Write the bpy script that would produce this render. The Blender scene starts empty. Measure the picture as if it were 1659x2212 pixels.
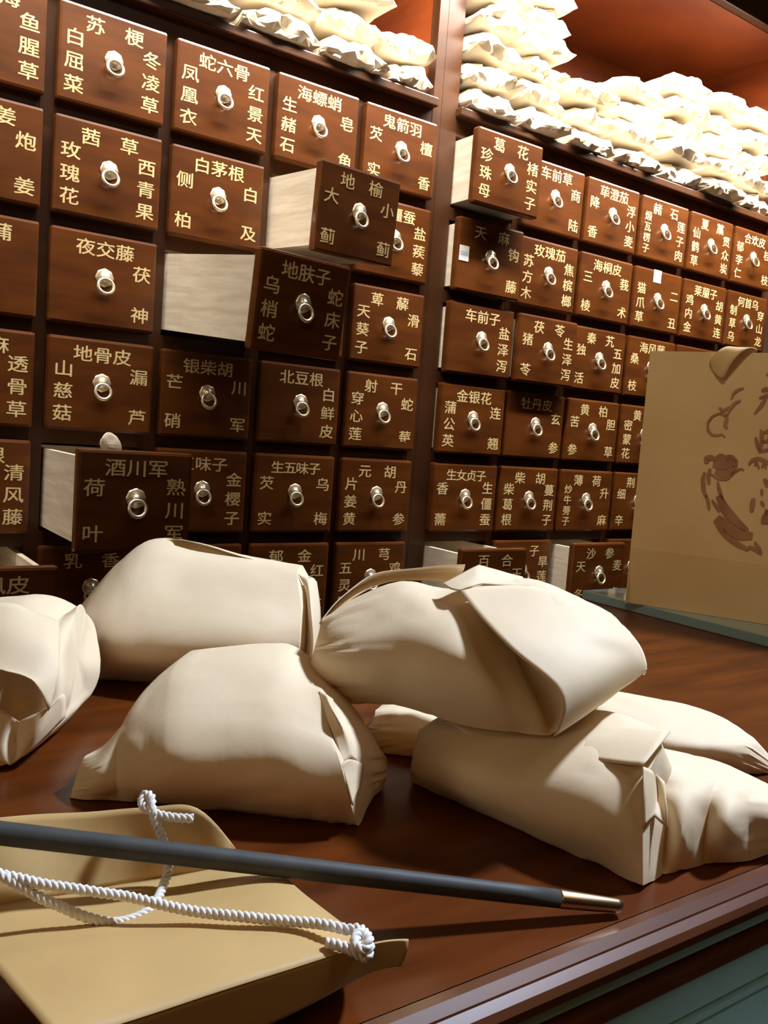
import bpy, bmesh, math, random
from mathutils import Vector, Matrix, noise
random.seed(7)
SC = bpy.context.scene
COL = SC.collection

# ------------------------------------------------------------------ camera
F = 1876.6                       # focal length in pixels of the 1659 x 2212 frame
YAW, PITCH, ROLL = .6127, .0892, .0738
P = .22                          # drawer pitch of the left cabinet
CAM = Vector((-.8429*P, -7.7106*P, 1.2))
FW = Vector((math.sin(YAW)*math.cos(PITCH), math.cos(YAW)*math.cos(PITCH), -math.sin(PITCH)))
_r = Vector((math.cos(YAW), -math.sin(YAW), 0)); _u = _r.cross(FW)
RT = math.cos(ROLL)*_r + math.sin(ROLL)*_u
UP = -math.sin(ROLL)*_r + math.cos(ROLL)*_u
cd = bpy.data.cameras.new('camera'); cam = bpy.data.objects.new('camera', cd); COL.objects.link(cam)
m = Matrix((RT, UP, -FW)).transposed().to_4x4(); m.translation = CAM
cam.matrix_world = m
cd.sensor_fit = 'HORIZONTAL'; cd.sensor_width = 36; cd.lens = 36*F/1659
cd.clip_start = .01
SC.camera = cam

# ------------------------------------------------------------------ world, lights, exposure
w = bpy.data.worlds.new('world'); SC.world = w; w.use_nodes = True
w.node_tree.nodes['Background'].inputs[0].default_value = (1, .62, .32, 1)
w.node_tree.nodes['Background'].inputs[1].default_value = .006
SC.view_settings.view_transform = 'Standard'; SC.view_settings.look = 'None'
SC.view_settings.exposure = 0; SC.view_settings.gamma = 1; SC.view_settings.use_curve_mapping = False

def area(name, loc, target, sx, sy, power, col, spread=180):
    l = bpy.data.lights.new(name, 'AREA'); l.shape = 'RECTANGLE'; l.size = sx; l.size_y = sy
    l.energy = power; l.color = col; l.spread = math.radians(spread)
    o = bpy.data.objects.new(name, l); COL.objects.link(o); o.location = loc
    o.rotation_euler = (Vector(target)-Vector(loc)).to_track_quat('-Z', 'Y').to_euler()
    return o
def spot(name, loc, target, power, col, angle, blend=.6, rad=.04):
    l = bpy.data.lights.new(name, 'SPOT'); l.energy = power; l.color = col
    l.spot_size = math.radians(angle); l.spot_blend = blend; l.shadow_soft_size = rad
    o = bpy.data.objects.new(name, l); COL.objects.link(o); o.location = loc
    o.rotation_euler = (Vector(target)-Vector(loc)).to_track_quat('-Z', 'Y').to_euler()
    return o
KEY = (1, .94, .85)
for x_, l_, p_ in ((-.10, 1.2, 20), (1.05, 1.1, 26), (2.20, 1.2, 38)):
    area('cabinet_strip', (x_, -.30, 2.50), (x_, .36, 1.5), l_, .05, p_, KEY, 112)
spot('counter_spot', (1.35, -1.42, 2.75), (.10, -1.30, 1.0), 285, (.83, .98, 1.25), 44, .8, .10)
area('ceiling_panel', (.80, -2.55, 2.92), (.80, -2.55, 0), .9, .8, 4.6, (1, .80, .58))
area('left_fill', (-2.3, -.75, 1.8), (.3, -.65, 1.3), .8, 1.2, 7, (1, .82, .58))  # added side fill for drawer boxes and carrier bag, not a window
area('amber_fill', (-1.2, -2.8, 2.2), (.2, -1.2, 1.0), .8, .8, 3.0, (1, .46, .11))  # added orange fill that warms the parcels' lower faces, not a known lamp
spot('bag_fill', (-.30, -1.75, 2.7), (.72, -1.03, 1.22), 42, (1, .90, .74), 19, .9, .08)  # added narrow fill, only brightens the carrier bag's front
spot('lettering_fill', (-.75, -2.3, 2.5), (.62, -.28, 1.53), 34, (1, .88, .68), 15, .9, .08)  # added narrow fill to lift the lettering on the pulled-out drawers
spot('counter_front_fill', (.25, -2.2, .45), (.2, -1.48, .72), 6, (.92, .97, 1), 30, .3, .05)  # added low fill aimed up at the teal panels, no fixture here

# ------------------------------------------------------------------ materials
def mat(name, base, rough=.5, metal=0., coat=0., coat_rough=.1, spec=.5):
    m = bpy.data.materials.new(name); m.use_nodes = True
    b = m.node_tree.nodes['Principled BSDF']
    b.inputs['Base Color'].default_value = (*base, 1); b.inputs['Roughness'].default_value = rough
    b.inputs['Metallic'].default_value = metal; b.inputs['Coat Weight'].default_value = coat
    b.inputs['Coat Roughness'].default_value = coat_rough; b.inputs['Specular IOR Level'].default_value = spec
    return m
def nodes(m): return m.node_tree.nodes, m.node_tree.links, m.node_tree.nodes['Principled BSDF']
def vary(m, c1, c2, scale=(1, 1, 1), nscale=8., detail=6., rnd=False, lo=.35, hi=.65, rough_var=None, bump=0., bscale=None):
    n, l, b = nodes(m)
    tc = n.new('ShaderNodeTexCoord'); mp = n.new('ShaderNodeMapping'); mp.inputs['Scale'].default_value = scale
    l.new(tc.outputs['Object'], mp.inputs['Vector'])
    if rnd:
        oi = n.new('ShaderNodeObjectInfo'); mul = n.new('ShaderNodeVectorMath'); mul.operation = 'SCALE'
        add = n.new('ShaderNodeVectorMath'); mul.inputs[0].default_value = (37, 11, 23)
        l.new(oi.outputs['Random'], mul.inputs['Scale']); l.new(mp.outputs[0], add.inputs[0]); l.new(mul.outputs[0], add.inputs[1])
        src = add.outputs[0]
    else: src = mp.outputs[0]
    nz = n.new('ShaderNodeTexNoise'); nz.inputs['Scale'].default_value = nscale; nz.inputs['Detail'].default_value = detail
    l.new(src, nz.inputs['Vector'])
    cr = n.new('ShaderNodeValToRGB'); cr.color_ramp.elements[0].position = lo; cr.color_ramp.elements[1].position = hi
    cr.color_ramp.elements[0].color = (*c1, 1); cr.color_ramp.elements[1].color = (*c2, 1)
    l.new(nz.outputs['Fac'], cr.inputs[0]); l.new(cr.outputs[0], b.inputs['Base Color'])
    if bump:
        bp = n.new('ShaderNodeBump'); bp.inputs['Strength'].default_value = bump; bp.inputs['Distance'].default_value = .002
        nb = nz
        if bscale:
            nb = n.new('ShaderNodeTexNoise'); nb.inputs['Scale'].default_value = bscale; nb.inputs['Detail'].default_value = 4
            l.new(tc.outputs['Object'], nb.inputs['Vector'])
        l.new(nb.outputs['Fac'], bp.inputs['Height']); l.new(bp.outputs[0], b.inputs['Normal'])
    return m
M = {}
M['front'] = vary(mat('red_lacquered_wood', (.16, .05, .02), .38, coat=.6, coat_rough=.2, spec=.25), (.068, .0178, .0026), (.104, .0290, .0035), (1, 1, 5), 7, 5, rnd=True)
M['frame'] = vary(mat('dark_lacquered_wood', (.07, .022, .01), .38, coat=.15, coat_rough=.25, spec=.3), (.040, .015, .006), (.068, .025, .009), (1, 6, 1), 6, 5)
M['inner'] = vary(mat('orange_stained_wood', (.3, .09, .02), .55), (.14, .023, .002), (.21, .038, .003), (1, 1, 6), 4, 5)
M['pale'] = vary(mat('pale_unfinished_wood', (.7, .6, .45), .7), (.60, .50, .37), (.74, .65, .52), (1, 1, 9), 9, 6, rnd=True, bump=.25)
M['gold'] = vary(mat('gold_leaf_lettering', (.72, .55, .30), .42, metal=.0), (.58, .43, .195), (.70, .54, .28), (1, 1, 1), 60, 3)
M['brass'] = vary(mat('brushed_pale_brass', (.8, .68, .48), .34, metal=.8), (.72, .60, .40), (.88, .81, .66), (1, 1, 1), 40, 3)
M['paper'] = vary(mat('cream_kraft_paper', (.80, .70, .53), .62, spec=.3), (.75, .59, .375), (.80, .64, .42), (1, 1, 1), 14, 6, bump=.06, bscale=160)
M['shelfpaper'] = vary(mat('white_kraft_paper', (.8, .7, .55), .6, spec=.3), (.68, .59, .44), (.77, .68, .54), (1, 1, 1), 10, 6, rnd=True, bump=.15, bscale=60)
M['kraft'] = vary(mat('brown_kraft_paper', (.55, .37, .18), .6, spec=.3), (.60, .405, .18), (.68, .475, .225), (1, 1, 1), 6, 6, bump=.12, bscale=150)
M['yellowkraft'] = vary(mat('golden_kraft_paper', (.62, .38, .13), .5, spec=.35), (.50, .315, .115), (.58, .38, .15), (1, 1, 1), 9, 6, bump=.08, bscale=120)
M['print'] = vary(mat('brown_printed_ink', (.16, .055, .02), .6), (.26, .11, .042), (.36, .165, .068), (1, 1, 1), 40, 4)
M['table'] = vary(mat('polished_red_wood', (.13, .035, .012), .30, coat=.03, coat_rough=.12, spec=.16), (.066, .0145, .0022), (.122, .0285, .004), (1.2, 8, 1), 6, 7)
M['edge'] = vary(mat('varnished_dark_wood_edge', (.08, .028, .014), .30, coat=.15, coat_rough=.1), (.085, .027, .010), (.14, .048, .018), (1, 8, 1), 8, 5)
M['teal'] = vary(mat('painted_teal_panel', (.13, .21, .20), .35), (.28, .53, .55), (.32, .58, .60), (1, 1, 1), 6, 4)
M['tealdark'] = mat('shadow_gap_black', (.012, .014, .014), .6)
M['rope'] = vary(mat('white_cotton_cord', (.82, .79, .74), .85), (.74, .70, .64), (.86, .84, .79), (1, 1, 1), 300, 3)
M['rod'] = vary(mat('dark_grey_lacquer', (.03, .03, .028), .58, spec=.3), (.040, .039, .034), (.058, .056, .049), (1, 1, 1), 60, 3)
M['tip'] = mat('brass_ferrule', (.62, .45, .27), .3, metal=1)
M['white'] = mat('white_label_paper', (.86, .87, .86), .6)
M['bluegrey'] = mat('faded_blue_ink', (.45, .58, .62), .7)
M['wall'] = vary(mat('warm_plaster', (.42, .32, .22), .9), (.10, .06, .035), (.13, .08, .045), (1, 1, 1), 3, 4)
M['ceil'] = vary(mat('dim_ceiling_paint', (.4, .34, .27), .9), (.14, .11, .08), (.18, .14, .10), (1, 1, 1), 3, 4)
M['floor'] = vary(mat('dark_tile_floor', (.15, .1, .07), .4), (.12, .08, .055), (.17, .12, .08), (1, 1, 1), 5, 4)
gl = mat('greenish_glass', (.50, .68, .65), .06); gl.node_tree.nodes['Principled BSDF'].inputs['Transmission Weight'].default_value = .6
gl.node_tree.nodes['Principled BSDF'].inputs['IOR'].default_value = 1.5
M['glass'] = gl

# ------------------------------------------------------------------ helpers
def tag(o, label=None, cat=None, group=None, kind=None):
    if label: o['label'] = label
    if cat: o['category'] = cat
    if group: o['group'] = group
    if kind: o['kind'] = kind
    return o
def link(name, me, parent=None, loc=(0, 0, 0)):
    o = bpy.data.objects.new(name, me); COL.objects.link(o)
    o.location = loc
    if parent: o.parent = parent
    return o
def empty(name, loc):
    o = bpy.data.objects.new(name, None); COL.objects.link(o); o.location = loc; o.empty_display_size = .05
    return o
class MB:
    def __init__(s): s.bm = bmesh.new()
    def box(s, a, b, mi=0, bev=0):
        r = bmesh.ops.create_cube(s.bm, size=1)
        vs = r['verts']
        for v in vs: v.co = Vector([a[i] + (v.co[i]+.5)*(b[i]-a[i]) for i in range(3)])
        fs = {f for v in vs for f in v.link_faces}
        for f in fs: f.material_index = mi
        if bev:
            es = list({e for v in vs for e in v.link_edges})
            rb = bmesh.ops.bevel(s.bm, geom=es, offset=bev, segments=2, affect='EDGES', profile=.6)
            for f in rb['faces']: f.material_index = mi
        return s
    def done(s, name, mats, parent=None, loc=(0, 0, 0), smooth=False):
        me = s.mesh(name, mats, smooth)
        return link(name, me, parent, loc)
    def mesh(s, name, mats, smooth=False):
        me = bpy.data.meshes.new(name); bmesh.ops.recalc_face_normals(s.bm, faces=s.bm.faces[:])
        s.bm.to_mesh(me); s.bm.free()
        for q in (mats if isinstance(mats, (list, tuple)) else [mats]): me.materials.append(q)
        if smooth:
            for p in me.polygons: p.use_smooth = True
        return me
def ray(px, py): return FW + RT*((px-829.5)/F) - UP*((py-1106)/F)
def at(px, py, d): return CAM + ray(px, py)*d               # a point seen at a pixel, d metres into the room
def on_plane(px, py, p0, n):
    r = ray(px, py); return CAM + r*((p0-CAM).dot(n)/r.dot(n))
HD = Vector((FW.x, FW.y, 0)).normalized()                     # horizontal direction away from the counter's front

# ------------------------------------------------------------------ the room
def struct(name, a, b, m): return tag(MB().box(a, b).done(name, m), kind='structure')
struct('floor', (-2.6, -4.1, -.1), (4.1, .7, 0), M['floor'])
struct('ceiling', (-2.6, -4.1, 3.0), (4.1, .7, 3.1), M['ceil'])
struct('wall_back', (-2.6, .56, 0), (4.1, .7, 3.0), M['wall'])
struct('wall_left', (-2.6, -4.1, 0), (-2.5, .56, 3.0), M['wall'])
struct('wall_right', (4.0, -4.1, 0), (4.1, .56, 3.0), M['wall'])
struct('wall_front', (-2.5, -4.1, 0), (4.0, -4.0, 3.0), M['wall'])

# ------------------------------------------------------------------ the two drawer cabinets
ZT = 1.2 + 3.3314*P
W1, Q, H = .9103*P, .9012*P, .7919*P
X0, W2, P2 = 5.2247*P, .9585*P, 1.0239*P
SHELF = 1.992; SOFF = 2.526; DEP = .48

# lettering: every character is built once from Blender's own font, then set on its drawer
L_TEXT = {  # (column, row): (top, left, right); '_' leaves a place empty
 (0,0):('_海','','鱼腥草'),(0,1):('_姜','','炮姜'),(0,2):('_蒲','',''),(0,3):('__麻','','透骨草'),(0,4):('__根','','清风藤'),(0,5):('_风皮','',''),
 (1,0):('苏梗','白屈菜','冬凌草'),(1,1):('茜草','玫瑰花','西青果'),(1,2):('夜交藤','','茯神'),(1,3):('地骨皮','山慈菇','漏芦'),(1,4):('酒川军','荷叶','熟川军'),(1,5):('乳香','',''),
 (2,0):('蛇六骨','凤凰衣','红景天'),(2,1):('白茅根','侧柏','白及'),(2,2):('地肤子','乌梢蛇','蛇床子'),(2,3):('银柴胡','芒硝','川军'),(2,4):('五味子','','金樱子'),(2,5):('','',''),
 (3,0):('海螵蛸','生赭石','皂角'),(3,1):('地榆','大蓟','小蓟'),(3,2):('','',''),(3,3):('北豆根','','白鲜皮'),(3,4):('生五味子','芡实','乌梅'),(3,5):('郁金','','红花'),
 (4,0):('鬼箭羽','芡实','檀香'),(4,1):('白僵蚕','','盐蒺藜'),(4,2):('萆薢','天葵子','滑石'),(4,3):('射干','穿心莲','蛇莓'),(4,4):('元胡','片姜黄','丹参'),(4,5):('川芎','五灵脂','鸡_')}
R_TEXT = {
 (0,0):('葛花','珍珠母','楮实子'),(0,1):('天麻','','钩藤'),(0,2):('车前子','','盐泽泻'),(0,3):('金银花','蒲公英','连翘'),(0,4):('生女贞子','香薷','生僵蚕'),(0,5):('百合','','玉竹'),
 (1,0):('车前草','','商陆'),(1,1):('玫瑰茄','苏方木','焦槟榔'),(1,2):('茯苓','猪苓','生泽泻'),(1,3):('牡丹皮','','玄参'),(1,4):('柴胡','柴葛根','蔓荆子'),(1,5):('__子','','旱莲草'),
 (2,0):('荜澄茄','降香','浮小麦'),(2,1):('海桐皮','三棱','莪术'),(2,2):('秦艽','独活','五加皮'),(2,3):('黄柏','苦参','胆草'),(2,4):('薄荷','炒牛蒡子','升麻'),(2,5):('沙参','天冬','麦冬'),
 (3,0):('赭石','煅瓦楞子','莲子肉'),(3,1):('','猫爪草','二丑'),(3,2):('海风藤','桑枝',''),(3,3):('黄_','密蒙花',''),(3,4):('荆_','细辛',''),(3,5):('','',''),
 (4,0):('夏藁','仙鹤草','贯众炭'),(4,1):('莱菔子','鸡内金','胡黄连'),(4,2):('','',''),(4,3):('','',''),(4,4):('','',''),(4,5):('','',''),
 (5,0):('合欢皮','郁李仁','桂枝'),(5,1):('何首乌','制草乌','穿山龙'),(5,2):('','',''),(5,3):('','',''),(5,4):('','',''),(5,5):('','','')}
# pulled-out drawers: how far, and how much each has turned and sagged in its opening
PULL_L = {(3,1):(.170,.08,.065),(2,2):(.312,.14,.105),(1,4):.234,(0,5):.222,(1,3):.012,(2,0):.0}
PULL_R = {(0,0):.067,(0,1):.024,(0,2):.014,(0,3):.006,(1,2):.022,(0,5):.135,(2,5):.072}
chars = sorted({c for T in (L_TEXT, R_TEXT) for v in T.values() for s in v for c in s if c != '_'})
tmp = {}
for ch in chars:
    c = bpy.data.curves.new('glyph', 'FONT'); c.body = ch; c.size = 1; c.resolution_u = 2
    o = bpy.data.objects.new('glyph', c); COL.objects.link(o); tmp[ch] = o
bpy.context.view_layer.update()
dg = bpy.context.evaluated_depsgraph_get()
GL = {}
for ch, o in tmp.items():
    me = bpy.data.meshes.new_from_object(o.evaluated_get(dg))
    GL[ch] = ([v.co.copy() for v in me.vertices], [tuple(p.vertices) for p in me.polygons])
    bpy.data.meshes.remove(me)
for o in tmp.values():
    c = o.data; bpy.data.objects.remove(o); bpy.data.curves.remove(c)
def lettering(top, left, right, Wd, parent):
    k = Wd/.2
    def write(items):
        V, Fc = [], []
        for ch, cx, cz, sz in items:
            if ch == '_': continue
            vs, fs = GL[ch]
            for q, (ox, oz) in enumerate(((-.013, -.008), (.013, -.008), (0, .012))):
                n0 = len(V)
                for v in vs: V.append((cx + (v.x-.5+ox)*sz*1.12, -.0003-.00003*q, cz + (v.y-.38+oz)*sz*.96))
                for f in fs: Fc.append(tuple(n0+i for i in f))
        if not V: return
        me = bpy.data.meshes.new('lettering'); me.from_pydata(V, [], Fc); me.materials.append(M['gold'])
        link('lettering', me, parent)
    nt = len(top)
    if nt:
        sp = {2: .072, 3: .037, 4: .031}[nt]*k
        write([(ch, Wd/2 + (i-(nt-1)/2)*sp, H-.029, (.033 if nt < 4 else .030)*k) for i, ch in enumerate(top)])
    for col, cx in ((left, .029*k), (right, Wd-.029*k)):
        n = len(col)
        if n:
            zs = {2: (.064, .142), 3: (.060, .101, .142), 4: (.055, .085, .115, .145)}[n]
            write([(ch, cx, H-z, (.033 if n < 4 else .027)*k) for ch, z in zip(col, zs)])

def front_mesh(Wd):
    b = MB(); b.box((0, 0, 0), (Wd, .022, H), 0, .0055)
    # pale box behind the front: two sides, back and bottom, open at the top
    t = .010; x0, x1, z0, z1, y1 = .008, Wd-.008, .012, H-.014, .44
    b.box((x0, .022, z0), (x0+t, y1, z1), 1); b.box((x1-t, .022, z0), (x1, y1, z1), 1)
    b.box((x0+t, y1-t, z0), (x1-t, y1, z1), 1); b.box((x0+t, .022, z0), (x1-t, y1-t, z0+.006), 1)
    return b.mesh('drawer', [M['front'], M['pale']])
def plate_mesh():
    b = bmesh.new(); n = 32; rings = [(.0170, 0), (.0170, .0014), (.0140, .0026), (.0080, .0034), (.0052, .0070), (.0036, .0096), (0, .0100)]
    prev = None
    for r, d in rings:
        if r == 0:
            c = b.verts.new((0, -d, 0))
            for i in range(n): b.faces.new((prev[i], prev[(i+1) % n], c))
            break
        cur = [b.verts.new((r*(1+.035*math.cos(8*2*math.pi*i/n)*(r > .0145))*math.cos(2*math.pi*i/n), -d, r*(1+.035*math.cos(8*2*math.pi*i/n)*(r > .0145))*math.sin(2*math.pi*i/n))) for i in range(n)]
        if prev:
            for i in range(n): b.faces.new((prev[i], prev[(i+1) % n], cur[(i+1) % n], cur[i]))
        prev = cur
    x = MB(); x.bm.free(); x.bm = b
    return x.mesh('back_plate', M['brass'], True)
def ring_mesh():
    b = bmesh.new(); R, r, n, k = .0146, .0025, 36, 10
    vs = []
    for i in range(n):
        a = 2*math.pi*i/n; rr = r*(1+.35*(1-math.sin(a))/2)      # thicker at the bottom
        vs.append([b.verts.new(((R+rr*math.cos(t))*math.cos(a), rr*math.sin(t), (R+rr*math.cos(t))*math.sin(a))) for t in [2*math.pi*j/k for j in range(k)]])
    for i in range(n):
        for j in range(k): b.faces.new((vs[i][j], vs[(i+1) % n][j], vs[(i+1) % n][(j+1) % k], vs[i][(j+1) % k]))
    bmesh.ops.rotate(b, verts=b.verts[:], cent=(0, 0, 0), matrix=Matrix.Rotation(math.radians(-13), 3, 'X'))
    bmesh.ops.translate(b, verts=b.verts[:], vec=(0, -.0118, -.0165))
    x = MB(); x.bm.free(); x.bm = b
    return x.mesh('pull_ring', M['brass'], True)
FM = {0: front_mesh(W1), 1: front_mesh(W2)}; PM = plate_mesh(); RM = ring_mesh()

def sticker(parent, cx, cz, w_, h_, marks):
    b = MB().box((cx-w_/2, -.0008, cz-h_/2), (cx+w_/2, -.0001, cz+h_/2))
    if marks:
        for i in range(4): b.box((cx-w_*.36+i*w_*.19, -.0010, cz-h_*.12), (cx-w_*.36+i*w_*.19+w_*.13, -.0008, cz+h_*.14), 1)
    tag(b.done('paper_label', [M['white'], M['bluegrey']], parent), 'small white paper label stuck on the drawer front')

def cabinet(name, label, xa, xb, xs, Wd, text, pull, which, xin0, xin1):
    root = empty(name, ((xa+xb)/2, .25, 0)); tag(root, label, 'cabinet')
    off = Vector(root.location)
    def part(nm, b, mt): return b.done(nm, mt, root, -off)
    YF = .022
    b = MB()                                                   # face frame: stiles and rails
    zlo = ZT - 5*Q - H - .03
    edges = [xa] + [x for x in xs] + [xb]
    b.box((xa, YF, 0), (xs[0]+.003, YF+.03, 2.62))
    b.box((xs[-1]+Wd-.003, YF, 0), (xb, YF+.03, 2.62))
    for i in range(len(xs)-1): b.box((xs[i]+Wd-.003, YF, zlo), (xs[i+1]+.003, YF+.03, ZT+.01))
    for r in range(7):
        za = ZT - r*Q - .003 if r < 6 else zlo
        zb = ZT - (r-1)*Q - H + .003 if r > 0 else SHELF-.02
        if r == 0: za = ZT - .003
        if r == 6: za, zb = zlo - .10, ZT - 5*Q - H + .003
        b.box((xs[0], YF+.0012, za), (xs[-1]+Wd, YF+.0295, zb))
    part('face_frame', b, M['frame'])
    part('side_panel', MB().box((xa, YF+.03, 0), (xin0, .54, 2.62)), M['inner'])
    part('side_panel', MB().box((xin1, YF+.03, 0), (xb, .54, 2.62)), M['inner'])
    part('back_panel', MB().box((xin0, DEP, 0), (xin1, DEP+.02, 2.62)), M['inner'])
    part('shelf', MB().box((xin0, .0, SHELF-.02), (xin1, DEP, SHELF), 0, .003), M['frame'])
    part('top_board', MB().box((xin0, .0, SOFF), (xin1, DEP, SOFF+.03)), M['inner'])
    part('cornice', MB().box((xa, -.03, SOFF), (xb, 0, SOFF+.10), 0, .004).box((xa, -.05, SOFF+.10), (xb, .02, SOFF+.13), 0, .004), M['frame'])
    part('base_panel', MB().box((xs[0], YF+.01, .0), (xs[-1]+Wd, YF+.03, zlo-.09)), M['frame'])
    for (c, r), t in text.items():
        d = pull.get((c, r), 0.)
        d, yaw, sag = d if isinstance(d, tuple) else (d, 0, 0)
        rot = Matrix.Rotation(yaw, 3, 'Z') @ Matrix.Rotation(sag, 3, 'X')
        dr = link('drawer', FM[which], root, Vector((xs[c], 0, ZT - r*Q - H)) + rot @ Vector((0, -d, 0)) - off)
        dr.rotation_euler = (sag, 0, yaw)
        if d > .05: tag(dr, 'drawer pulled out, showing its pale wooden box')
        lettering(*t, Wd, dr)
        link('back_plate', PM, dr, (Wd/2, 0, H*.535)); link('pull_ring', RM, dr, (Wd/2, 0, H*.535))
        if which == 1 and (c, r) == (0, 1): sticker(dr, .020, .088, .030, .036, True)
        if which == 1 and (c, r) == (3, 1): sticker(dr, Wd*.45, H-.018, .034, .036, False)
    return root
cabinet('medicine_cabinet', 'dark red herb cabinet with wide drawers, two of them pulled far out', -.05, 1.1025,
        [i*P for i in range(5)], W1, L_TEXT, PULL_L, 0, -.03, 1.078)
cabinet('medicine_cabinet', 'dark red herb cabinet with small drawers, reaching behind the kraft carrier bag', 1.1035, 2.53,
        [X0 + i*P2 for i in range(6)], W2, R_TEXT, PULL_R, 1, 1.147, 2.485)

# ------------------------------------------------------------------ paper packets on the shelves
def packet_mesh(seed, w_, d_, h_):
    """a folded paper packet: pillow body, flattened crumpled ends, a creased front"""
    rnd = random.Random(seed); b = bmesh.new(); nx, ny, nz = 14, 10, 5
    V = {}
    so = Vector((rnd.random()*50, rnd.random()*50, rnd.random()*50)); tw = rnd.uniform(-.25, .25); lift = rnd.uniform(.2, .5)
    def vert(i, j, k):
        key = (i, j, k)
        if key in V: return V[key]
        u, v, t = i/nx*2-1, j/ny*2-1, k/nz
        edge = max(abs(u), abs(v))
        thick = 1 - .50*abs(u)**5 - .30*max(0, abs(v))**6
        bulge = 1-(2*t-1)**2
        x = u*w_/2*(.93+.07*bulge); y = v*d_/2*(.90+.10*bulge)
        z = h_*(lift*(1-thick)*.6 + t*thick*(1+tw*u))
        p = Vector((x, y, z))
        a = p*13+so                                              # broad facets, then small crumples towards the ends
        c1 = noise.cell_vector(a*1.2+noise.noise_vector(a)*.5); n1 = noise.noise_vector(a*1.1); n2 = noise.noise_vector(a*3.1)
        e2 = max(0, edge-.55)/.45
        p += Vector((n1.x*.010, n1.y*.018, n1.z*.010*t)) + Vector((n2.x*.006, n2.y*.010, n2.z*.008*min(1, t*3)))*(.4+.9*e2)
        p += Vector((0, (c1.y-.5)*.016, (c1.z-.5)*.010*t))
        p.z = min(max(p.z, 0), h_*1.12)
        V[key] = b.verts.new(p); return V[key]
    def quad(a, c, d, e):
        f = [vert(*a), vert(*c), vert(*d), vert(*e)]
        if rnd.random() < .5: b.faces.new((f[0], f[1], f[2])); b.faces.new((f[0], f[2], f[3]))
        else: b.faces.new((f[0], f[1], f[3])); b.faces.new((f[1], f[2], f[3]))
    for i in range(nx):
        for j in range(ny):
            for k in (0, nz): quad((i, j, k), (i+1, j, k), (i+1, j+1, k), (i, j+1, k))
        for k in range(nz):
            for j in (0, ny): quad((i, j, k), (i+1, j, k), (i+1, j, k+1), (i, j, k+1))
    for j in range(ny):
        for k in range(nz):
            for i in (0, nx): quad((i, j, k), (i, j+1, k), (i, j+1, k+1), (i, j, k+1))
    x = MB(); x.bm.free(); x.bm = b
    me = x.mesh('paper_packet', M['shelfpaper'], True); me.set_sharp_from_angle(angle=math.radians(17))
    return me
PK = [packet_mesh(100+i, .20, .27, .066) for i in range(10)]
ORD = ['bottom', 'second', 'third', 'fourth', 'fifth', 'sixth', 'seventh', 'eighth']
NTH = ['first', 'second', 'third', 'fourth', 'fifth', 'sixth', 'seventh']
def packet(x, z, wd, hh, i, label, group, y=.115, tilt=0):
    y += random.uniform(-.012, .016)
    o = link('paper_packet', PK[i % 10], None, (x, y, z))
    o.scale = (wd/.20, 1, hh/.066); o.rotation_euler = (random.uniform(-.02, .02), tilt, random.choice((0, math.pi)) + random.uniform(-.03, .03))
    tag(o, label, 'packet', group)
n = 0
left_cols = [(.085, .20, 1), (.275, .19, 2), (.455, .20, 2), (.655, .20, 3), (.838, .165, 3), (.985, .15, 2)]
for ci, (x, wd, k) in enumerate(left_cols):
    z = SHELF + .001
    for j in range(k):
        hh = .0585
        packet(x + random.uniform(-.006, .006), z, wd*random.uniform(.90, .97), hh, n,
               'crumpled white packet, %s layer of the %s pile from the post over the wide drawers' % (ORD[j], NTH[len(left_cols)-1-ci]),
               'paper packets over the wide drawers'); z += hh*1.09; n += 1
right_cols = [(1.238, .168, 7), (1.412, .165, 7), (1.60, .19, 3), (1.795, .19, 4), (1.99, .19, 5), (2.185, .19, 5), (2.372, .185, 5)]
for ci, (x, wd, k) in enumerate(right_cols):
    z = SHELF + .001
    for j in range(k):
        hh = .0585
        packet(x + random.uniform(-.006, .006), z, wd*random.uniform(.90, .97), hh, n,
               'crumpled white packet, %s layer of the %s pile from the post over the small drawers' % (ORD[j], NTH[ci]),
               'paper packets over the small drawers', tilt=random.uniform(-.07, .07)*(j > 0)); z += hh*1.09; n += 1

# ------------------------------------------------------------------ the counter
CT = empty('shop_counter', (.4, -1.2, 0)); tag(CT, 'polished red-brown wooden shop counter with teal front panels, under all the parcels', 'counter')
co = -Vector(CT.location)
xa, xb, yf, yb = -1.6, 2.2, -1.483, -.911
b = MB(); b.box((xa, yf+.012, .985), (xb, yb, 1.0)); b.done('countertop', M['table'], CT, co)
# moulded front edge: a lofted profile
prof = [(.0125, 1.0), (.0075, 1.0), (.0035, .9975), (.0032, .9966), (-.0005, .9945), (-.0022, .9915), (-.0018, .9875), (.001, .9850), (.0125, .9850)]
b = bmesh.new(); rows = [[b.verts.new((x, yf+y, z)) for (y, z) in prof] for x in (xa, xb)]
for i in range(len(prof)-1): b.faces.new((rows[0][i], rows[1][i], rows[1][i+1], rows[0][i+1]))
x_ = MB(); x_.bm.free(); x_.bm = b; x_.done('edge_moulding', M['edge'], CT, co)
MB().box((xa, yf+.004, .9775), (xb, yf+.02, .985)).done('front_panel', M['teal'], CT, co)
MB().box((xa, yf+.010, .974), (xb, yf+.02, .9775)).done('shadow_gap', M['tealdark'], CT, co)
MB().box((xa, yf, .9675), (xb, yf+.02, .974), 0, .0015).done('trim_strip', M['edge'], CT, co)
b = MB(); b.box((xa, yf+.004, .948), (xb, yf+.02, .9675)); b.box((xa, yf+.006, .9455), (xb, yf+.02, .948)); b.box((xa, yf+.003, .9415), (xb, yf+.02, .9455), 0, .001)
b.box((xa, yf+.006, .939), (xb, yf+.02, .9415)); b.box((xa, yf+.004, 0), (xb, yf+.02, .939)); b.done('front_panel', M['teal'], CT, co)
MB().box((xa, yf+.02, 0), (xb, yb, .985)).done('body', M['frame'], CT, co)
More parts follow.
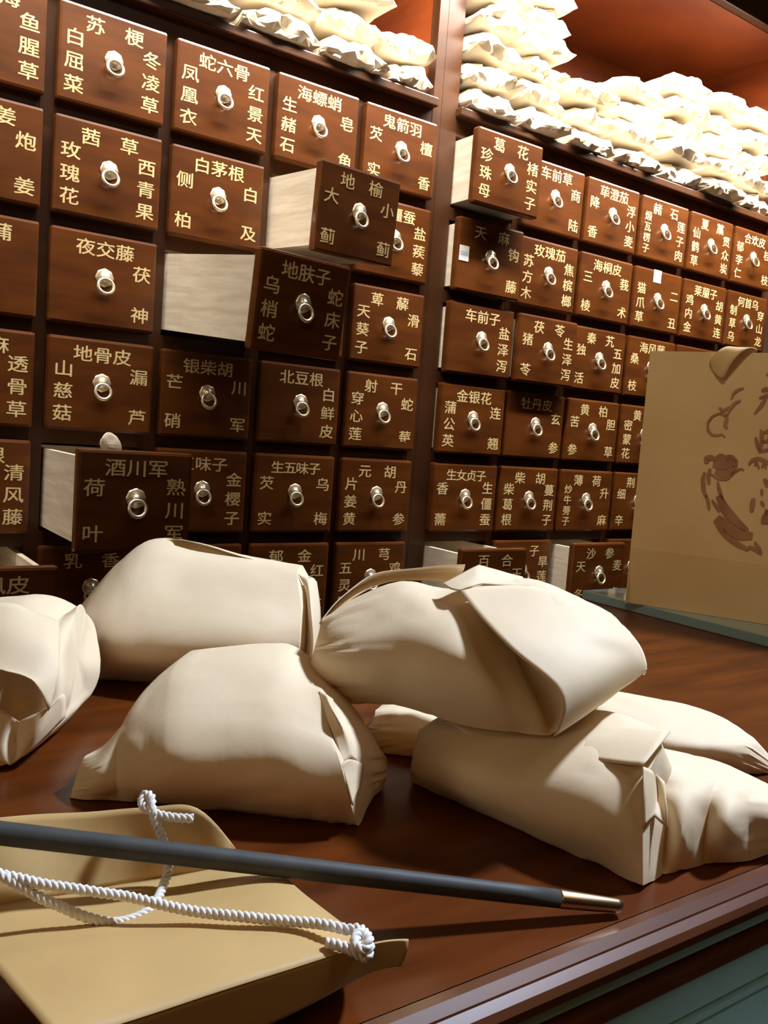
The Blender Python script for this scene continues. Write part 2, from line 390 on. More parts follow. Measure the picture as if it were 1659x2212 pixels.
gs = MB().box((.700, -1.478, 1.0003), (2.15, -.9115, 1.012), 0, .0012).done('glass_sheet', M['glass'])
tag(gs, 'clear greenish glass sheet on the counter under the kraft carrier bag', 'glass')

# ------------------------------------------------------------------ wrapped parcels on the counter
def rebase(me, name):
    lo = min(v.co.z for v in me.vertices); cx = sum(v.co.x for v in me.vertices)/len(me.vertices); cy = sum(v.co.y for v in me.vertices)/len(me.vertices)
    o = Vector((cx, cy, lo)); me.transform(Matrix.Translation(-o)); return o
def spline(pts, sharp, n, closed=False):
    """points on a smooth path through pts; the path has a corner at every index in sharp"""
    N = len(pts); out = []
    def tan(i, side):
        if i in sharp or (not closed and i in (0, N-1)):
            return None
        return (pts[(i+1) % N]-pts[(i-1) % N])*.5
    for i in range(N if closed else N-1):
        p, q = pts[i], pts[(i+1) % N]; ta, tb = tan(i, 1), tan((i+1) % N, -1); ch = q-p
        lim = ch.length*1.15
        if ta is None: ta = ch if tb is None else (ch*1.5-tb*.5)
        if tb is None: tb = ch*1.5-ta*.5
        if ta.length > lim: ta = ta*(lim/ta.length)
        if tb.length > lim: tb = tb*(lim/tb.length)
        for k in range(n):
            t = k/n; t2, t3 = t*t, t*t*t
            out.append(p*(2*t3-3*t2+1)+ta*(t3-2*t2+t)+q*(3*t2-2*t3)+tb*(t3-t2))
    if not closed: out.append(pts[-1].copy())
    return out
def parcel(label, secs, thick, sharp=(), lsharp=(0,), zmin=1.0005, wr=.0022, pleat=.0035, backdrop=.35, n=7, ends=(1, 1)):
    """secs: sections from one end to the other, each a list of (px, py, depth) from the bottom to the ridge; thick: how deep each section is"""
    K = len(secs[0]); N = K+4; loops = []
    for s, t in zip(secs, thick):
        f = [at(*q) for q in s]
        top, bot = f[-1], f[0]; hgt = top.z-bot.z
        loops.append(f + [top + HD*t*.45 - Vector((0, 0, hgt*.03)), top + HD*t*.85 - Vector((0, 0, hgt*backdrop)),
                bot + HD*t*1.0 + Vector((0, 0, hgt*.30)), bot + HD*t*.75 + Vector((0, 0, hgt*.01))])
    S = len(loops)
    rails = [spline([loops[i][j] for i in range(S)], set(sharp), n) for j in range(N)]
    U = len(rails[0]); rows = [spline([rails[j][i] for j in range(N)], set(lsharp), n, True) for i in range(U)]
    Wn = len(rows[0]); c0 = sum((r[Wn//2] for r in rows), Vector())/U
    V, Fc = [], []
    so = Vector((c0.x*31, c0.y*17, 5))
    for i, r in enumerate(rows):
        cen = sum(r, Vector())/Wn; f = i/(U-1); e = max(0, 1-f*S/2.2)*ends[0] + max(0, 1-(1-f)*S/2.2)*ends[1]
        for j, p in enumerate(r):
            d = (p-cen); L = d.length; d = d/L if L > 1e-6 else Vector((0, 0, 1))
            nz = noise.noise(p*26+so); fold = abs(noise.noise(p*38+so*2))
            a = noise.noise(Vector((j*.42, f*3, 2))+so)
            p = p + d*(wr*(nz*.8 - .9*max(0, .22-fold)*2) + pleat*e*(1-2*abs(a)))*min(1, L/.02)
            V.append(Vector((p.x, p.y, max(p.z, zmin))))
    for i in range(U-1):
        for j in range(Wn): Fc.append((i*Wn+j, (i+1)*Wn+j, (i+1)*Wn+(j+1) % Wn, i*Wn+(j+1) % Wn))
    for i in (0, U-1):
        c = sum((V[i*Wn+j] for j in range(Wn)), Vector())/Wn; ci = len(V); V.append(c)
        for j in range(Wn): Fc.append((i*Wn+j, i*Wn+(j+1) % Wn, ci))
    me = bpy.data.meshes.new('wrapped_parcel'); me.from_pydata(V, [], Fc); me.update()
    bmx = bmesh.new(); bmx.from_mesh(me); bmesh.ops.recalc_face_normals(bmx, faces=bmx.faces[:]); bmx.to_mesh(me); bmx.free()
    me.materials.append(M['paper'])
    for p in me.polygons: p.use_smooth = True
    me.set_sharp_from_angle(angle=math.radians(38))
    o = rebase(me, 'x')
    ob = link('wrapped_parcel', me, None, o); tag(ob, label, 'parcel', 'paper parcels on the counter')
    return ob
def sheet(name, rows, parent, mt, thick=.0006, n=6, label=None, crs=(), wr=.0006, **kw):
    """a thin sheet of paper through a grid of (px, py, depth); crs: ('r'|'c', index) rows and columns it is creased along"""
    R, Cn = len(rows), len(rows[0])
    sr = {q[1] for q in crs if q[0] == 'r'}; sc = {q[1] for q in crs if q[0] == 'c'}
    P3 = [[at(*q) for q in r] for r in rows]
    cols = [spline([P3[i][j] for i in range(R)], sr, n) for j in range(Cn)]
    rr = [spline([cols[j][i] for j in range(Cn)], sc, n) for i in range(len(cols[0]))]
    U, Wn = len(rr), len(rr[0])
    V = [p + Vector((0, 0, 1))*wr*noise.noise(p*45) for r in rr for p in r]
    Fc = [(i*Wn+j, i*Wn+j+1, (i+1)*Wn+j+1, (i+1)*Wn+j) for i in range(U-1) for j in range(Wn-1)]
    me = bpy.data.meshes.new(name); me.from_pydata(V, [], Fc); me.update(); me.materials.append(mt)
    for p in me.polygons: p.use_smooth = True
    base = Vector(parent.location); me.transform(Matrix.Translation(-base)); ob = link(name, me, parent)
    so = ob.modifiers.new('thickness', 'SOLIDIFY'); so.thickness = thick; so.offset = 0
    if label: ob['label'] = label
    return ob

# plump parcel in front
C_ = parcel('plump cream paper parcel directly behind the golden bag, with a smooth domed front', [
 [(150,1738,.452),(154,1714,.452),(161,1690,.454),(169,1664,.457),(180,1640,.460)],
 [(212,1750,.455),(205,1712,.447),(204,1680,.446),(208,1652,.450),(216,1622,.460)],
 [(262,1759,.460),(252,1712,.447),(250,1668,.447),(252,1620,.454),(255,1577,.463)],
 [(310,1764,.464),(292,1712,.442),(288,1655,.441),(285,1590,.452),(306,1503,.480)],
 [(390,1772,.464),(376,1708,.436),(366,1635,.434),(364,1545,.453),(380,1442,.496)],
 [(590,1788,.460),(580,1722,.432),(572,1640,.431),(572,1540,.450),(590,1425,.499)],
 [(705,1798,.452),(692,1735,.430),(676,1655,.430),(662,1565,.446),(656,1461,.490)],
 [(774,1796,.442),(755,1728,.431),(737,1655,.431),(716,1590,.442),(694,1498,.472)],
 [(788,1765,.452),(782,1705,.449),(770,1640,.446),(748,1575,.454),(716,1511,.474)],
 [(806,1722,.468),(806,1690,.462),(798,1640,.459),(775,1588,.464),(742,1528,.480)],
 [(830,1685,.490),(834,1666,.486),(828,1635,.484),(812,1602,.486),(785,1563,.494)]],
 [.012,.045,.07,.085,.105,.11,.105,.085,.065,.045,.012], (2, 4, 7), ends=(.5, 1))
sheet('folded_corner', [[(690,1492,.474),(704,1500,.466),(718,1510,.474)],[(702,1540,.456),(722,1540,.448),(736,1556,.462)],[(722,1592,.442),(745,1585,.442),(768,1610,.456)],[(740,1650,.434),(758,1636,.440),(780,1650,.452)]], C_, M['paper'], crs=[('c', 1)])
sheet('pleat', [[(736,1652,.4315),(752,1640,.436),(772,1645,.447)],[(748,1690,.4300),(764,1664,.440),(786,1652,.4515)],[(762,1740,.4310),(768,1720,.436),(778,1700,.446)]], C_, M['paper'], crs=[('r', 1)])

# wide parcel behind it
B_ = parcel('wide cream paper parcel with a rolled top edge behind the plump domed one', [
 [(127,1468,.668),(123,1438,.656),(126,1408,.655),(136,1378,.66),(151,1346,.675)],
 [(150,1474,.668),(142,1435,.644),(144,1395,.642),(162,1345,.655),(188,1293,.69)],
 [(215,1480,.664),(206,1435,.632),(205,1372,.634),(220,1300,.66),(250,1220,.71)],
 [(280,1483,.662),(275,1435,.626),(275,1370,.629),(292,1270,.664),(318,1178,.722)],
 [(400,1484,.660),(400,1432,.622),(400,1368,.625),(405,1295,.655),(420,1200,.714)],
 [(540,1480,.660),(540,1428,.622),(540,1366,.625),(540,1300,.652),(542,1222,.702)],
 [(640,1468,.658),(645,1420,.632),(648,1365,.634),(650,1310,.652),(642,1238,.69)],
 [(662,1455,.672),(668,1415,.660),(670,1365,.658),(672,1315,.668),(664,1262,.692)]],
 [.02,.06,.10,.12,.13,.13,.11,.07], (6,), ends=(.6, .3), wr=.0014)
sheet('top_flap', [[(322,1186,.728),(395,1200,.722),(470,1213,.718),(560,1229,.712),(646,1246,.698)],
 [(328,1172,.738),(395,1180,.738),(480,1196,.733),(570,1219,.723),(662,1248,.702)],
 [(365,1166,.744),(420,1172,.742),(500,1193,.736),(585,1217,.725),(676,1248,.706)],
 [(390,1164,.730),(440,1177,.730),(515,1200,.724),(600,1227,.714),(684,1259,.699)]], B_, M['paper'])
sheet('end_flap', [[(644,1240,.686),(664,1248,.680),(684,1256,.684)],[(660,1275,.672),(668,1276,.664),(690,1300,.676)],[(664,1330,.655),(672,1328,.642),(692,1338,.668)],[(662,1390,.648),(676,1390,.632),(686,1395,.655)],[(655,1450,.644),(668,1450,.630),(680,1446,.650)]], B_, M['paper'], crs=[('c', 1)])

# parcel on top of the pile
D_ = parcel('cream paper parcel on top of the pile with one broad white folded flap', [
 [(664,1474,.525),(668,1442,.518),(676,1412,.517),(684,1384,.518),(693,1350,.526)],
 [(742,1516,.508),(733,1468,.490),(730,1415,.490),(738,1366,.502),(764,1312,.524)],
 [(868,1527,.492),(862,1475,.478),(860,1415,.474),(862,1350,.487),(866,1276,.520)],
 [(985,1562,.476),(982,1500,.458),(974,1430,.456),(960,1360,.474),(955,1290,.510)],
 [(1105,1583,.458),(1094,1535,.446),(1070,1470,.447),(1040,1398,.465),(1020,1290,.506)],
 [(1187,1591,.452),(1183,1560,.464),(1158,1505,.474),(1120,1430,.482),(1085,1278,.508)],
 [(1262,1545,.460),(1258,1512,.457),(1238,1445,.458),(1212,1360,.470),(1175,1274,.503)],
 [(1345,1487,.484),(1350,1462,.480),(1338,1415,.478),(1308,1362,.483),(1262,1305,.503)],
 [(1390,1452,.504),(1394,1440,.502),(1386,1410,.500),(1366,1375,.502),(1330,1338,.510)]],
 [.012,.06,.09,.10,.10,.10,.09,.06,.02], (5,), zmin=1.03, wr=.002)
sheet('folded_flap', [
 [(990,1270,.500),(1060,1266,.504),(1140,1265,.506),(1215,1285,.505),(1278,1312,.504)],
 [(1038,1332,.468),(1110,1325,.472),(1190,1322,.478),(1268,1328,.485),(1338,1345,.502)],
 [(1098,1396,.441),(1170,1390,.446),(1245,1382,.457),(1325,1380,.472),(1380,1392,.498)],
 [(1207,1495,.425),(1265,1470,.436),(1320,1440,.454),(1370,1425,.480),(1396,1436,.501)],
 [(1196,1590,.422),(1250,1556,.436),(1305,1517,.454),(1350,1484,.476),(1391,1453,.500)]], D_, M['paper'])
sheet('back_flap', [
 [(700,1342,.535),(760,1292,.548),(830,1258,.560),(905,1252,.566),(985,1258,.560)],
 [(694,1340,.540),(752,1280,.556),(820,1248,.568),(905,1236,.574),(1000,1234,.566)],
 [(690,1347,.522),(740,1288,.538),(808,1241,.556),(892,1228,.562),(1005,1220,.556)]], D_, M['paper'])
sheet('curled_tip', [
 [(956,1262,.510),(972,1272,.500),(992,1276,.496)],
 [(985,1246,.514),(1000,1258,.504),(1018,1266,.500)],
 [(1034,1221,.530),(1030,1240,.514),(1040,1262,.506)],
 [(1082,1234,.540),(1085,1248,.528),(1090,1264,.508)],
 [(1128,1246,.548),(1138,1258,.532),(1144,1264,.508)]], D_, M['paper'], crs=[('r', 2)])

# parcel with the sharp corner
E_ = parcel('cream paper parcel with a sharp corner beside the metal pen tip', [
 [(892,1692,.503),(886,1668,.500),(889,1645,.500),(895,1620,.503),(906,1594,.510)],
 [(1000,1745,.480),(985,1708,.464),(980,1662,.464),(985,1617,.476),(1002,1567,.495)],
 [(1150,1818,.450),(1140,1768,.432),(1135,1702,.432),(1142,1637,.446),(1165,1565,.475)],
 [(1290,1874,.422),(1285,1808,.408),(1280,1735,.410),(1285,1657,.424),(1305,1572,.455)],
 [(1389,1916,.398),(1389,1842,.399),(1389,1768,.402),(1392,1690,.412),(1430,1600,.440)],
 [(1432,1897,.416),(1436,1838,.422),(1440,1775,.426),(1432,1715,.432),(1452,1655,.446)],
 [(1475,1882,.420),(1478,1830,.413),(1480,1772,.416),(1485,1712,.428),(1500,1662,.450)],
 [(1524,1868,.430),(1520,1822,.430),(1528,1772,.431),(1540,1718,.436),(1555,1670,.456)],
 [(1572,1863,.430),(1570,1815,.420),(1573,1765,.422),(1580,1718,.434),(1600,1682,.458)],
 [(1620,1857,.436),(1618,1812,.434),(1620,1765,.435),(1622,1728,.440),(1632,1697,.460)],
 [(1700,1826,.446),(1710,1800,.444),(1712,1770,.444),(1705,1742,.450),(1690,1720,.462)]],
 [.03,.07,.085,.085,.075,.07,.065,.06,.055,.05,.03], (4, 5, 7, 9), ends=(.3, .3))
sheet('folded_edge', [[(960,1560,.499),(1080,1558,.488),(1200,1560,.474),(1330,1568,.457),(1448,1579,.442)],
 [(1000,1580,.487),(1100,1582,.474),(1205,1588,.459),(1325,1598,.440),(1428,1606,.426)],
 [(1040,1620,.474),(1120,1625,.459),(1215,1634,.442),(1315,1645,.424),(1390,1652,.411)]], E_, M['paper'])
sheet('pleat', [[(1390,1655,.410),(1415,1668,.428),(1436,1690,.424)],[(1390,1715,.402),(1420,1720,.422),(1440,1745,.413)],[(1391,1790,.399),(1412,1762,.410),(1443,1792,.410)]], E_, M['paper'], crs=[('c', 1)])

# slim parcel behind it
G_ = parcel('slim tapered cream parcel lying between the sharp-cornered one and the bare counter', [
 [(1255,1640,.58),(1258,1615,.572),(1262,1590,.572),(1270,1560,.577),(1290,1525,.59)],
 [(1340,1652,.57),(1335,1625,.556),(1335,1595,.555),(1340,1562,.563),(1345,1527,.585)],
 [(1480,1664,.56),(1478,1640,.546),(1478,1612,.545),(1482,1588,.553),(1490,1553,.575)],
 [(1570,1668,.556),(1570,1648,.545),(1572,1622,.544),(1576,1602,.55),(1585,1576,.57)],
 [(1612,1672,.560),(1615,1655,.553),(1618,1635,.552),(1622,1617,.556),(1632,1602,.57)],
 [(1690,1690,.572),(1695,1683,.570),(1695,1676,.570),(1692,1668,.572),(1688,1660,.578)]],
 [.05,.08,.085,.075,.05,.01], (4,))

# small parcel in the gap
F_ = parcel('small shaded cream parcel in the dark gap beneath the topmost parcel', [
 [(790,1650,.565),(788,1625,.56),(790,1600,.56),(796,1575,.565),(808,1552,.575)],
 [(850,1655,.555),(846,1625,.545),(848,1600,.545),(852,1575,.552),(862,1546,.572)],
 [(930,1660,.552),(928,1635,.542),(930,1605,.542),(935,1582,.55),(945,1558,.57)],
 [(1010,1660,.56),(1010,1640,.553),(1010,1615,.553),(1010,1595,.558),(1010,1578,.57)]],
 [.03,.07,.07,.03])

# parcel cut by the picture edge
A_ = parcel('cream paper parcel with an open dark fold, cut off by the picture edge', [
 [(-170,1655,.485),(-172,1600,.470),(-170,1510,.475),(-165,1420,.50),(-150,1330,.545)],
 [(-50,1660,.482),(-58,1600,.480),(-50,1520,.490),(-45,1420,.505),(-35,1312,.545)],
 [(20,1650,.481),(10,1605,.484),(15,1530,.522),(25,1430,.520),(38,1308,.545)],
 [(60,1628,.488),(52,1590,.490),(60,1530,.526),(75,1445,.520),(85,1326,.545)],
 [(100,1592,.500),(104,1555,.492),(106,1510,.496),(108,1440,.508),(118,1342,.548)],
 [(128,1560,.515),(136,1520,.506),(138,1475,.506),(132,1415,.516),(136,1334,.556)],
 [(150,1520,.534),(154,1496,.530),(152,1470,.530),(150,1410,.538),(164,1314,.565)]],
 [.10,.11,.11,.105,.09,.07,.03], (4,), ends=(0, .3))
sheet('top_flap', [[(-60,1310,.538),(20,1304,.538),(80,1324,.538),(126,1340,.540)],[(-60,1370,.505),(20,1370,.503),(90,1390,.503),(128,1410,.507)],[(-60,1430,.485),(0,1438,.483),(70,1460,.483),(126,1455,.494)],[(-60,1440,.483),(2,1446,.481),(66,1466,.480),(105,1536,.482)]], A_, M['paper'])
sheet('lower_flap', [[(-60,1490,.500),(0,1530,.492),(40,1560,.488),(72,1545,.487),(108,1530,.487)],[(-40,1560,.486),(5,1600,.482),(30,1612,.486),(80,1580,.483),(138,1500,.500)],[(-20,1630,.480),(14,1650,.478),(24,1652,.480),(75,1612,.486),(140,1550,.508)]], A_, M['paper'], crs=[('c', 2)])
sheet('standing_tab', [[(-40,1300,.565),(10,1296,.565),(54,1288,.565)],[(-40,1330,.560),(10,1330,.560),(55,1325,.560)]], A_, M['paper'])

# ------------------------------------------------------------------ kraft carrier bag on the glass
BZ = 1.0123
r0 = ray(1350, 1303); A0 = CAM + r0*((BZ-CAM.z)/r0.z)
r1 = ray(1659, 1352); A1 = CAM + r1*((BZ-CAM.z)/r1.z)
bd = (A1-A0); bd.z = 0; bd.normalize(); bn = Vector((bd.y, -bd.x, 0))
if bn.dot(CAM-A0) < 0: bn = -bn
BW, BD, BH = .26, .09, .312
bag = empty('carrier_bag', A0 + bd*BW/2 - bn*BD/2); tag(bag, 'tall brown kraft carrier bag with a printed brown dragon emblem, standing on the glass', 'bag')
def bl(u, v, z): return A0 + bd*u - bn*v + Vector((0, 0, z)) - Vector(bag.location)     # u along the front, v into the bag, z up
t = .0012
b = bmesh.new()
def quadf(*ps): b.faces.new([b.verts.new(p) for p in ps])
def panel(u0, v0, u1, v1, z0, z1, segs=6, fold=None, lean=0):
    prev = None
    zs = [z0, fold, z1] if fold else [z0, z1]
    for i in range(segs+1):
        f = i/segs; u, v = u0+(u1-u0)*f, v0+(v1-v0)*f
        cur = [b.verts.new(bl(u, v + (lean if k == 0 else 0), z)) for k, z in enumerate(zs)]
        if prev:
            for k in range(len(zs)-1): b.faces.new((prev[k], cur[k], cur[k+1], prev[k+1]))
        prev = cur
panel(0, 0, BW, 0, .0, BH, 8, .070, .007); panel(0, BD, BW, BD, 0, BH, 8, .070)
for u in (0, BW):
    s = 1 if u == 0 else -1
    panel(u, 0, u+s*.016, BD/2, 0, BH, 3, .070); panel(u+s*.016, BD/2, u, BD, 0, BH, 3, .070)
quadf(bl(0, .007, .0006), bl(BW, .007, .0006), bl(BW, BD, .0006), bl(0, BD, .0006))
bmesh.ops.remove_doubles(b, verts=b.verts[:], dist=.0002)
x_ = MB(); x_.bm.free(); x_.bm = b
ob = x_.done('bag_body', M['kraft'], bag)
so = ob.modifiers.new('thickness', 'SOLIDIFY'); so.thickness = .0008; so.offset = -1
# the horizontal fold line near the bottom
def front_pt(px, py): return on_plane(px, py, A0 + bn*.0009, bn)
def ribbon_strokes(name, strokes, parent, mt, label=None):
    """brush strokes printed on the bag front: (width px, [(px, py), ...]) flat ribbons with tapered ends"""
    V, Fc = [], []
    up = Vector((0, 0, 1))
    for wpx, pts in strokes:
        P3 = [front_pt(*p) for p in pts]; dens = []
        for i in range(len(P3)-1):
            for k in range(4): dens.append(P3[i].lerp(P3[i+1], k/4))
        dens.append(P3[-1]); nn = len(dens)
        sm = [dens[0]] + [(dens[i-1]+dens[i]*2+dens[i+1])/4 for i in range(1, nn-1)] + [dens[-1]]
        base = len(V)
        for i, p in enumerate(sm):
            tg = (sm[min(i+1, nn-1)]-sm[max(i-1, 0)]).normalized(); sd = tg.cross(bn).normalized()
            f = i/(nn-1); wd = wpx*.85*1.09/F*.5*(.35+.65*math.sin(math.pi*min(1, max(0, .12+f*.8))))
            for off in (sd*wd, -sd*wd): V.append(p+off)
        for i in range(nn-1): Fc.append((base+2*i, base+2*i+1, base+2*i+3, base+2*i+2))
    me = bpy.data.meshes.new(name); me.from_pydata([v-Vector(parent.location) for v in V], [], Fc); me.materials.append(mt)
    ob = link(name, me, parent)
    s = ob.modifiers.new('thickness', 'SOLIDIFY'); s.thickness = .0002
    if label: ob['label'] = label
    return ob
ribbon_strokes('dragon_emblem', [
 (7, [(1607,838),(1594,842),(1584,850),(1580,862)]), (8, [(1600,865),(1588,870),(1578,882),(1572,895)]), (7,[(1578,878),(1565,886),(1556,892)]), (6,[(1553,880),(1562,888),(1575,880)]),
 (6, [(1570,900),(1556,892),(1540,898),(1529,912),(1529,928),(1537,939),(1550,940),(1560,938),(1566,944)]), (9, [(1568,893),(1570,906),(1566,918),(1571,926)]),
 (14, [(1527,1001),(1526,990),(1536,988),(1546,992)]), (13,[(1544,992),(1556,984),(1566,990),(1580,986),(1592,998)]), (24, [(1540,1002),(1560,1004),(1580,1000),(1594,1000)]), (18,[(1545,1018),(1562,1024),(1578,1020),(1590,1008)]), (6,[(1536,1024),(1552,1035),(1572,1035),(1588,1018),(1600,1012),(1607,1016)]),
 (10,[(1522,1020),(1518,1036),(1520,1060),(1526,1075)]), (10,[(1534,1012),(1530,1030),(1532,1046)]), (8,[(1550,1040),(1554,1060),(1562,1080)]), (8,[(1526,1070),(1530,1085),(1532,1102)]), (7,[(1538,1080),(1546,1092),(1554,1106)]),
 (22,[(1552,1070),(1566,1100),(1590,1128),(1614,1146)]), (30,[(1548,1118),(1570,1138),(1596,1154),(1626,1158)]), (14,[(1544,1124),(1562,1150),(1590,1174),(1618,1188)]), (9,[(1616,1180),(1630,1186),(1642,1196)]), (8,[(1630,1170),(1640,1185),(1645,1198)])], bag, M['print'], 'brown printed ring-shaped dragon emblem')
ribbon_strokes('printed_lettering', [
 (10,[(1645,844),(1655,840),(1672,842)]), (9,[(1656,856),(1646,874),(1630,894)]), (8,[(1657,806),(1664,812),(1672,820)]), (8,[(1640,860),(1665,850),(1690,846)]),
 (8,[(1632,944),(1636,960),(1642,978)]), (10,[(1644,928),(1646,950),(1642,975)]), (9,[(1648,935),(1665,928),(1685,926)]), (8,[(1646,955),(1665,950),(1682,950)]), (8,[(1640,976),(1662,970),(1690,968)]), (8,[(1662,920),(1662,972)]),
 (9,[(1618,1004),(1624,994),(1640,990),(1656,998),(1672,1008)]), (6,[(1630,1006),(1634,998),(1640,1012)]), (6,[(1646,1010),(1650,1000),(1655,1012)]),
 (10,[(1650,1034),(1656,1042),(1658,1052)]), (12,[(1628,1076),(1625,1090),(1624,1106)]), (7,[(1645,1056),(1646,1070)]), (8,[(1644,1082),(1650,1094)]), (9,[(1646,1122),(1656,1108),(1672,1100)]), (12,[(1644,1128),(1660,1126),(1684,1122)]), (9,[(1655,1100),(1658,1126)])], bag, M['print'], 'brown printed brush lettering cut by the picture edge')
# flat paper ribbon handle: comes over the rim and hangs down the front
hp = [bl(.078, -.0015, .285), bl(.081, -.006, .296), bl(.088, -.010, .307), bl(.097, -.009, .3165), bl(.106, -.002, .319), bl(.115, .007, .312)]
V, Fc = [], []
for i, p in enumerate(hp):
    wv = (bd*.010 + Vector((0, 0, -.010 + i*.0025)) + bn*.003)
    V += [p-wv, p+wv]
for i in range(len(hp)-1): Fc.append((2*i, 2*i+1, 2*i+3, 2*i+2))
me = bpy.data.meshes.new('handle'); me.from_pydata(V, [], Fc); me.materials.append(M['kraft'])
for p in me.polygons: p.use_smooth = True
ob = link('handle', me, bag)
s = ob.modifiers.new('smooth', 'SUBSURF'); s.levels = s.render_levels = 2; s = ob.modifiers.new('thickness', 'SOLIDIFY'); s.thickness = .001

# ------------------------------------------------------------------ golden kraft bag lying at the front left, with its cords and the pen
Yb = empty('paper_bag', at(300, 2100, .30)); Yb.location.z = 1.0; tag(Yb, 'golden kraft paper bag lying flat with white cord handles, under the pen', 'bag')
sheet('upper_panel', [
 [(-140,1975,.318),(0,1951,.318),(160,1930,.330),(320,1900,.344),(480,1872,.352),(602,1886,.350)],
 [(-90,2020,.298),(60,2010,.298),(240,1985,.308),(420,1955,.318),(580,1935,.325),(690,1958,.322)],
 [(0,2106,.264),(160,2085,.270),(330,2055,.280),(500,2020,.290),(660,1995,.298),(762,2008,.302)],
 [(128,2256,.232),(262,2212,.243),(400,2168,.254),(540,2122,.265),(680,2078,.277),(806,2036,.288)]], Yb, M['yellowkraft'], cr=.9)
sheet('back_panel', [
 [(-140,1976,.318),(0,1952,.3175),(160,1931,.3295),(320,1901,.3435),(430,1882,.349),(482,1873,.3515)],
 [(-140,1880,.325),(0,1860,.327),(160,1850,.336),(320,1830,.345),(425,1826,.350),(500,1846,.353)],
 [(-140,1790,.342),(0,1768,.342),(160,1755,.345),(315,1745,.348),(425,1746,.351),(508,1832,.356)]], Yb, M['yellowkraft'], cr=.6)
sheet('side_panel', [
 [(128,2256,.2325),(262,2212,.2435),(400,2168,.2545),(540,2122,.2655),(680,2078,.2775),(806,2036,.2885),(882,2029,.294)],
 [(160,2330,.240),(290,2280,.250),(425,2225,.260),(560,2170,.270),(690,2115,.280),(806,2066,.290),(878,2058,.294)],
 [(200,2400,.250),(320,2340,.258),(450,2275,.266),(575,2215,.274),(695,2155,.283),(800,2100,.292),(866,2086,.295)]], Yb, M['yellowkraft'], cr=.5)
sheet('lower_panel', [
 [(-140,2010,.345),(160,1985,.345),(480,1935,.360),(602,1930,.365)],
 [(20,2200,.292),(240,2160,.30),(500,2090,.315),(760,2050,.325)],
 [(200,2400,.252),(380,2320,.262),(600,2200,.285),(800,2100,.30)]], Yb, M['yellowkraft'], cr=.9)
def tube(name, pts, rad, parent, mt, loc=None, strands=3, twist=900, label=None):
    """a twisted cord: strands wound about a smooth path"""
    cv = []
    n_ = len(pts)
    for i in range(n_-1):
        p0, p1, p2, p3 = pts[max(i-1, 0)], pts[i], pts[i+1], pts[min(i+2, n_-1)]
        L = (p2-p1).length; k_ = max(3, int(L/.0011))
        for q in range(k_):
            t_ = q/k_
            cv.append(.5*((2*p1)+(p2-p0)*t_+(2*p0-5*p1+4*p2-p3)*t_*t_+(3*p1-p0-3*p2+p3)*t_**3))
    cv.append(pts[-1])
    V, Fc = [], []; K = 7
    for s_ in range(strands):
        n0 = len(V); nrm = Vector((0, 0, 1)); dist = 0
        for i, p in enumerate(cv):
            tg = (cv[min(i+1, len(cv)-1)]-cv[max(i-1, 0)]).normalized()
            a = nrm - tg*nrm.dot(tg)
            if a.length < 1e-4: a = tg.orthogonal()
            a.normalize(); nrm = a; c = tg.cross(a)
            if i: dist += (p-cv[i-1]).length
            ph = 2*math.pi*s_/strands + dist*twist
            cen = p + (a*math.cos(ph)+c*math.sin(ph))*rad*.48
            for k_ in range(K):
                th = 2*math.pi*k_/K; V.append(cen+(a*math.cos(th)+c*math.sin(th))*rad*.56)
        for i in range(len(cv)-1):
            for k_ in range(K): Fc.append((n0+i*K+k_, n0+(i+1)*K+k_, n0+(i+1)*K+(k_+1) % K, n0+i*K+(k_+1) % K))
        Fc.append(tuple(n0+k_ for k_ in range(K))); Fc.append(tuple(n0+(len(cv)-1)*K+k_ for k_ in reversed(range(K))))
    base = Vector(parent.location)
    me = bpy.data.meshes.new(name); me.from_pydata([v-base for v in V], [], Fc); me.materials.append(mt)
    for p in me.polygons: p.use_smooth = True
    ob = link(name, me, parent)
    if label: ob['label'] = label
    return ob
RR = .0019
tube('cord_handle', [at(*q) for q in [(708,2037,.284),(735,2043,.281),(765,2055,.279),(790,2068,.279),(798,2045,.281),(792,2022,.284),(772,2018,.283),(768,2040,.279),(785,2052,.278),(796,2030,.281),(778,2008,.287),
 (750,2008,.288),(715,2000,.289),(678,1994,.291),(625,1990,.293),(570,1985,.295),(515,1979,.297),(461,1974,.299),(405,1966,.301),(353,1955,.303),(312,1945,.304),(271,1936,.305),(215,1928,.303),(163,1920,.302),(120,1914,.301),(81,1907,.300),(40,1897,.300),(0,1888,.300),(-60,1872,.300)]], RR, Yb, M['rope'], label='white twisted cord crossing the upper panel')
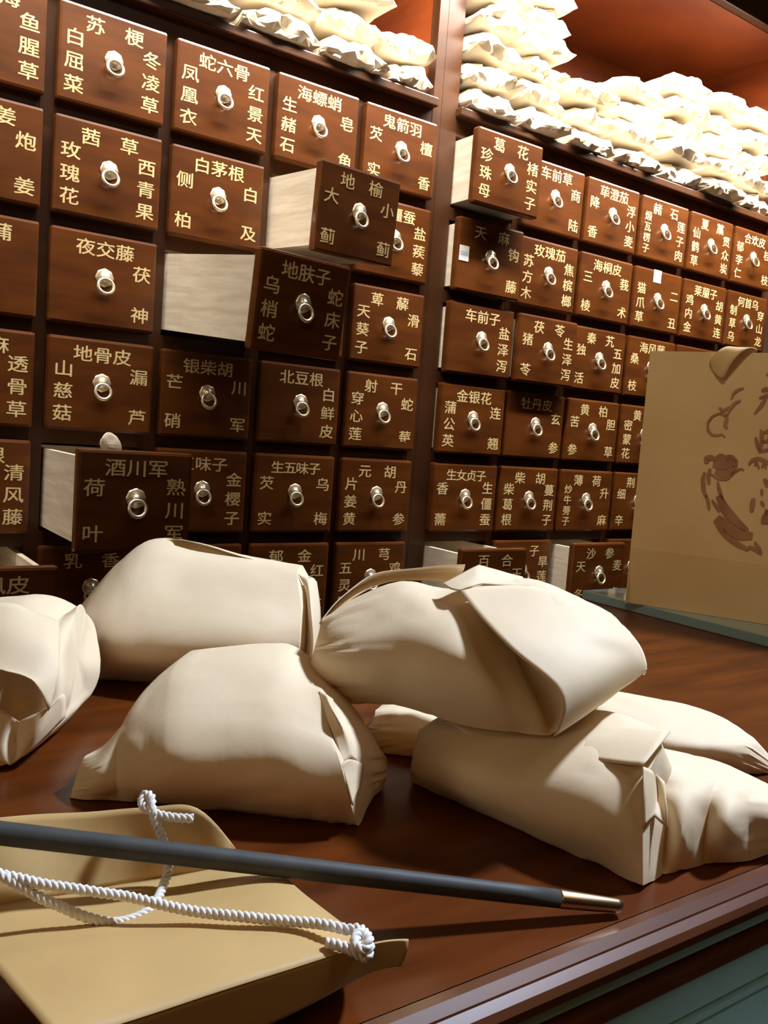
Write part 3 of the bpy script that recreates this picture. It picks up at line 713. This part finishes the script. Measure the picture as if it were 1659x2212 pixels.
tube('cord_handle', [at(*q) for q in [(418,1768,.3425),(380,1766,.3415),(345,1760,.341),(322,1750,.341),(306,1735,.343),(314,1716,.346),(326,1722,.344),(328,1745,.341),(336,1775,.340),(348,1803,.340),(358,1835,.339),(363,1865,.337),(360,1892,.334),(352,1915,.329),(340,1942,.322),(322,1966,.315),(287,1985,.309),(239,1993,.304),(184,1980,.301),(130,1958,.300),(81,1936,.299),(40,1912,.299),(0,1890,.299),(-60,1860,.300)]], RR, Yb, M['rope'], label='white twisted cord knotted through the back panel')

# the pen
p0, p1 = at(-90, 1789, .3155), at(1340, 1957, .377); p1.z = max(p1.z, 1.0035)
pd = (p1-p0); Lr = pd.length; pd.normalize()
def lathe(name, prof_, mt, parent):
    b = bmesh.new(); n_ = 24; a = pd.orthogonal().normalized(); c = pd.cross(a); prev = None
    for x, r in prof_:
        cur = [b.verts.new(p0 + pd*x + (a*math.cos(2*math.pi*i/n_)+c*math.sin(2*math.pi*i/n_))*r - Vector(parent.location)) for i in range(n_)]
        if prev:
            for i in range(n_): b.faces.new((prev[i], prev[(i+1) % n_], cur[(i+1) % n_], cur[i]))
        else: b.faces.new(cur)
        prev = cur
    b.faces.new(prev)
    x_ = MB(); x_.bm.free(); x_.bm = b
    return x_.done(name, mt, parent, (0, 0, 0), True)
pen = empty('pen', (p0+p1)/2); pen.location.z = min(p0.z, p1.z) - .004; tag(pen, 'long dark grey pen with a metal tip lying across the golden bag', 'pen')
tl = .030
lathe('shaft', [(-.03, .0036), (-.029, .0041), (.02, .0043), (Lr*.5, .0042), (Lr-tl-.02, .0040), (Lr-tl, .0038)], M['rod'], pen)
ob = lathe('tip', [(Lr-tl, .0037), (Lr-tl+.001, .0039), (Lr-.012, .0034), (Lr-.002, .0030), (Lr, .0026)], M['tip'], pen); ob['label'] = 'brass-coloured metal tip'

# a pale herb slice sticking out of the pulled drawer
hz = ZT - 4*Q - .012
b = bmesh.new(); bmesh.ops.create_icosphere(b, subdivisions=3, radius=.016)
for v in b.verts:
    nv = noise.noise(v.co*60); v.co = Vector((v.co.x*1.15, v.co.y*.35, v.co.z*1.25))*(1+.35*nv)
x_ = MB(); x_.bm.free(); x_.bm = b
hs = x_.done('herb_slice', M['pale'], None, (.288, -.185, hz+.020)); tag(hs, 'pale dried herb slice poking up out of a pulled-out drawer', 'herb')
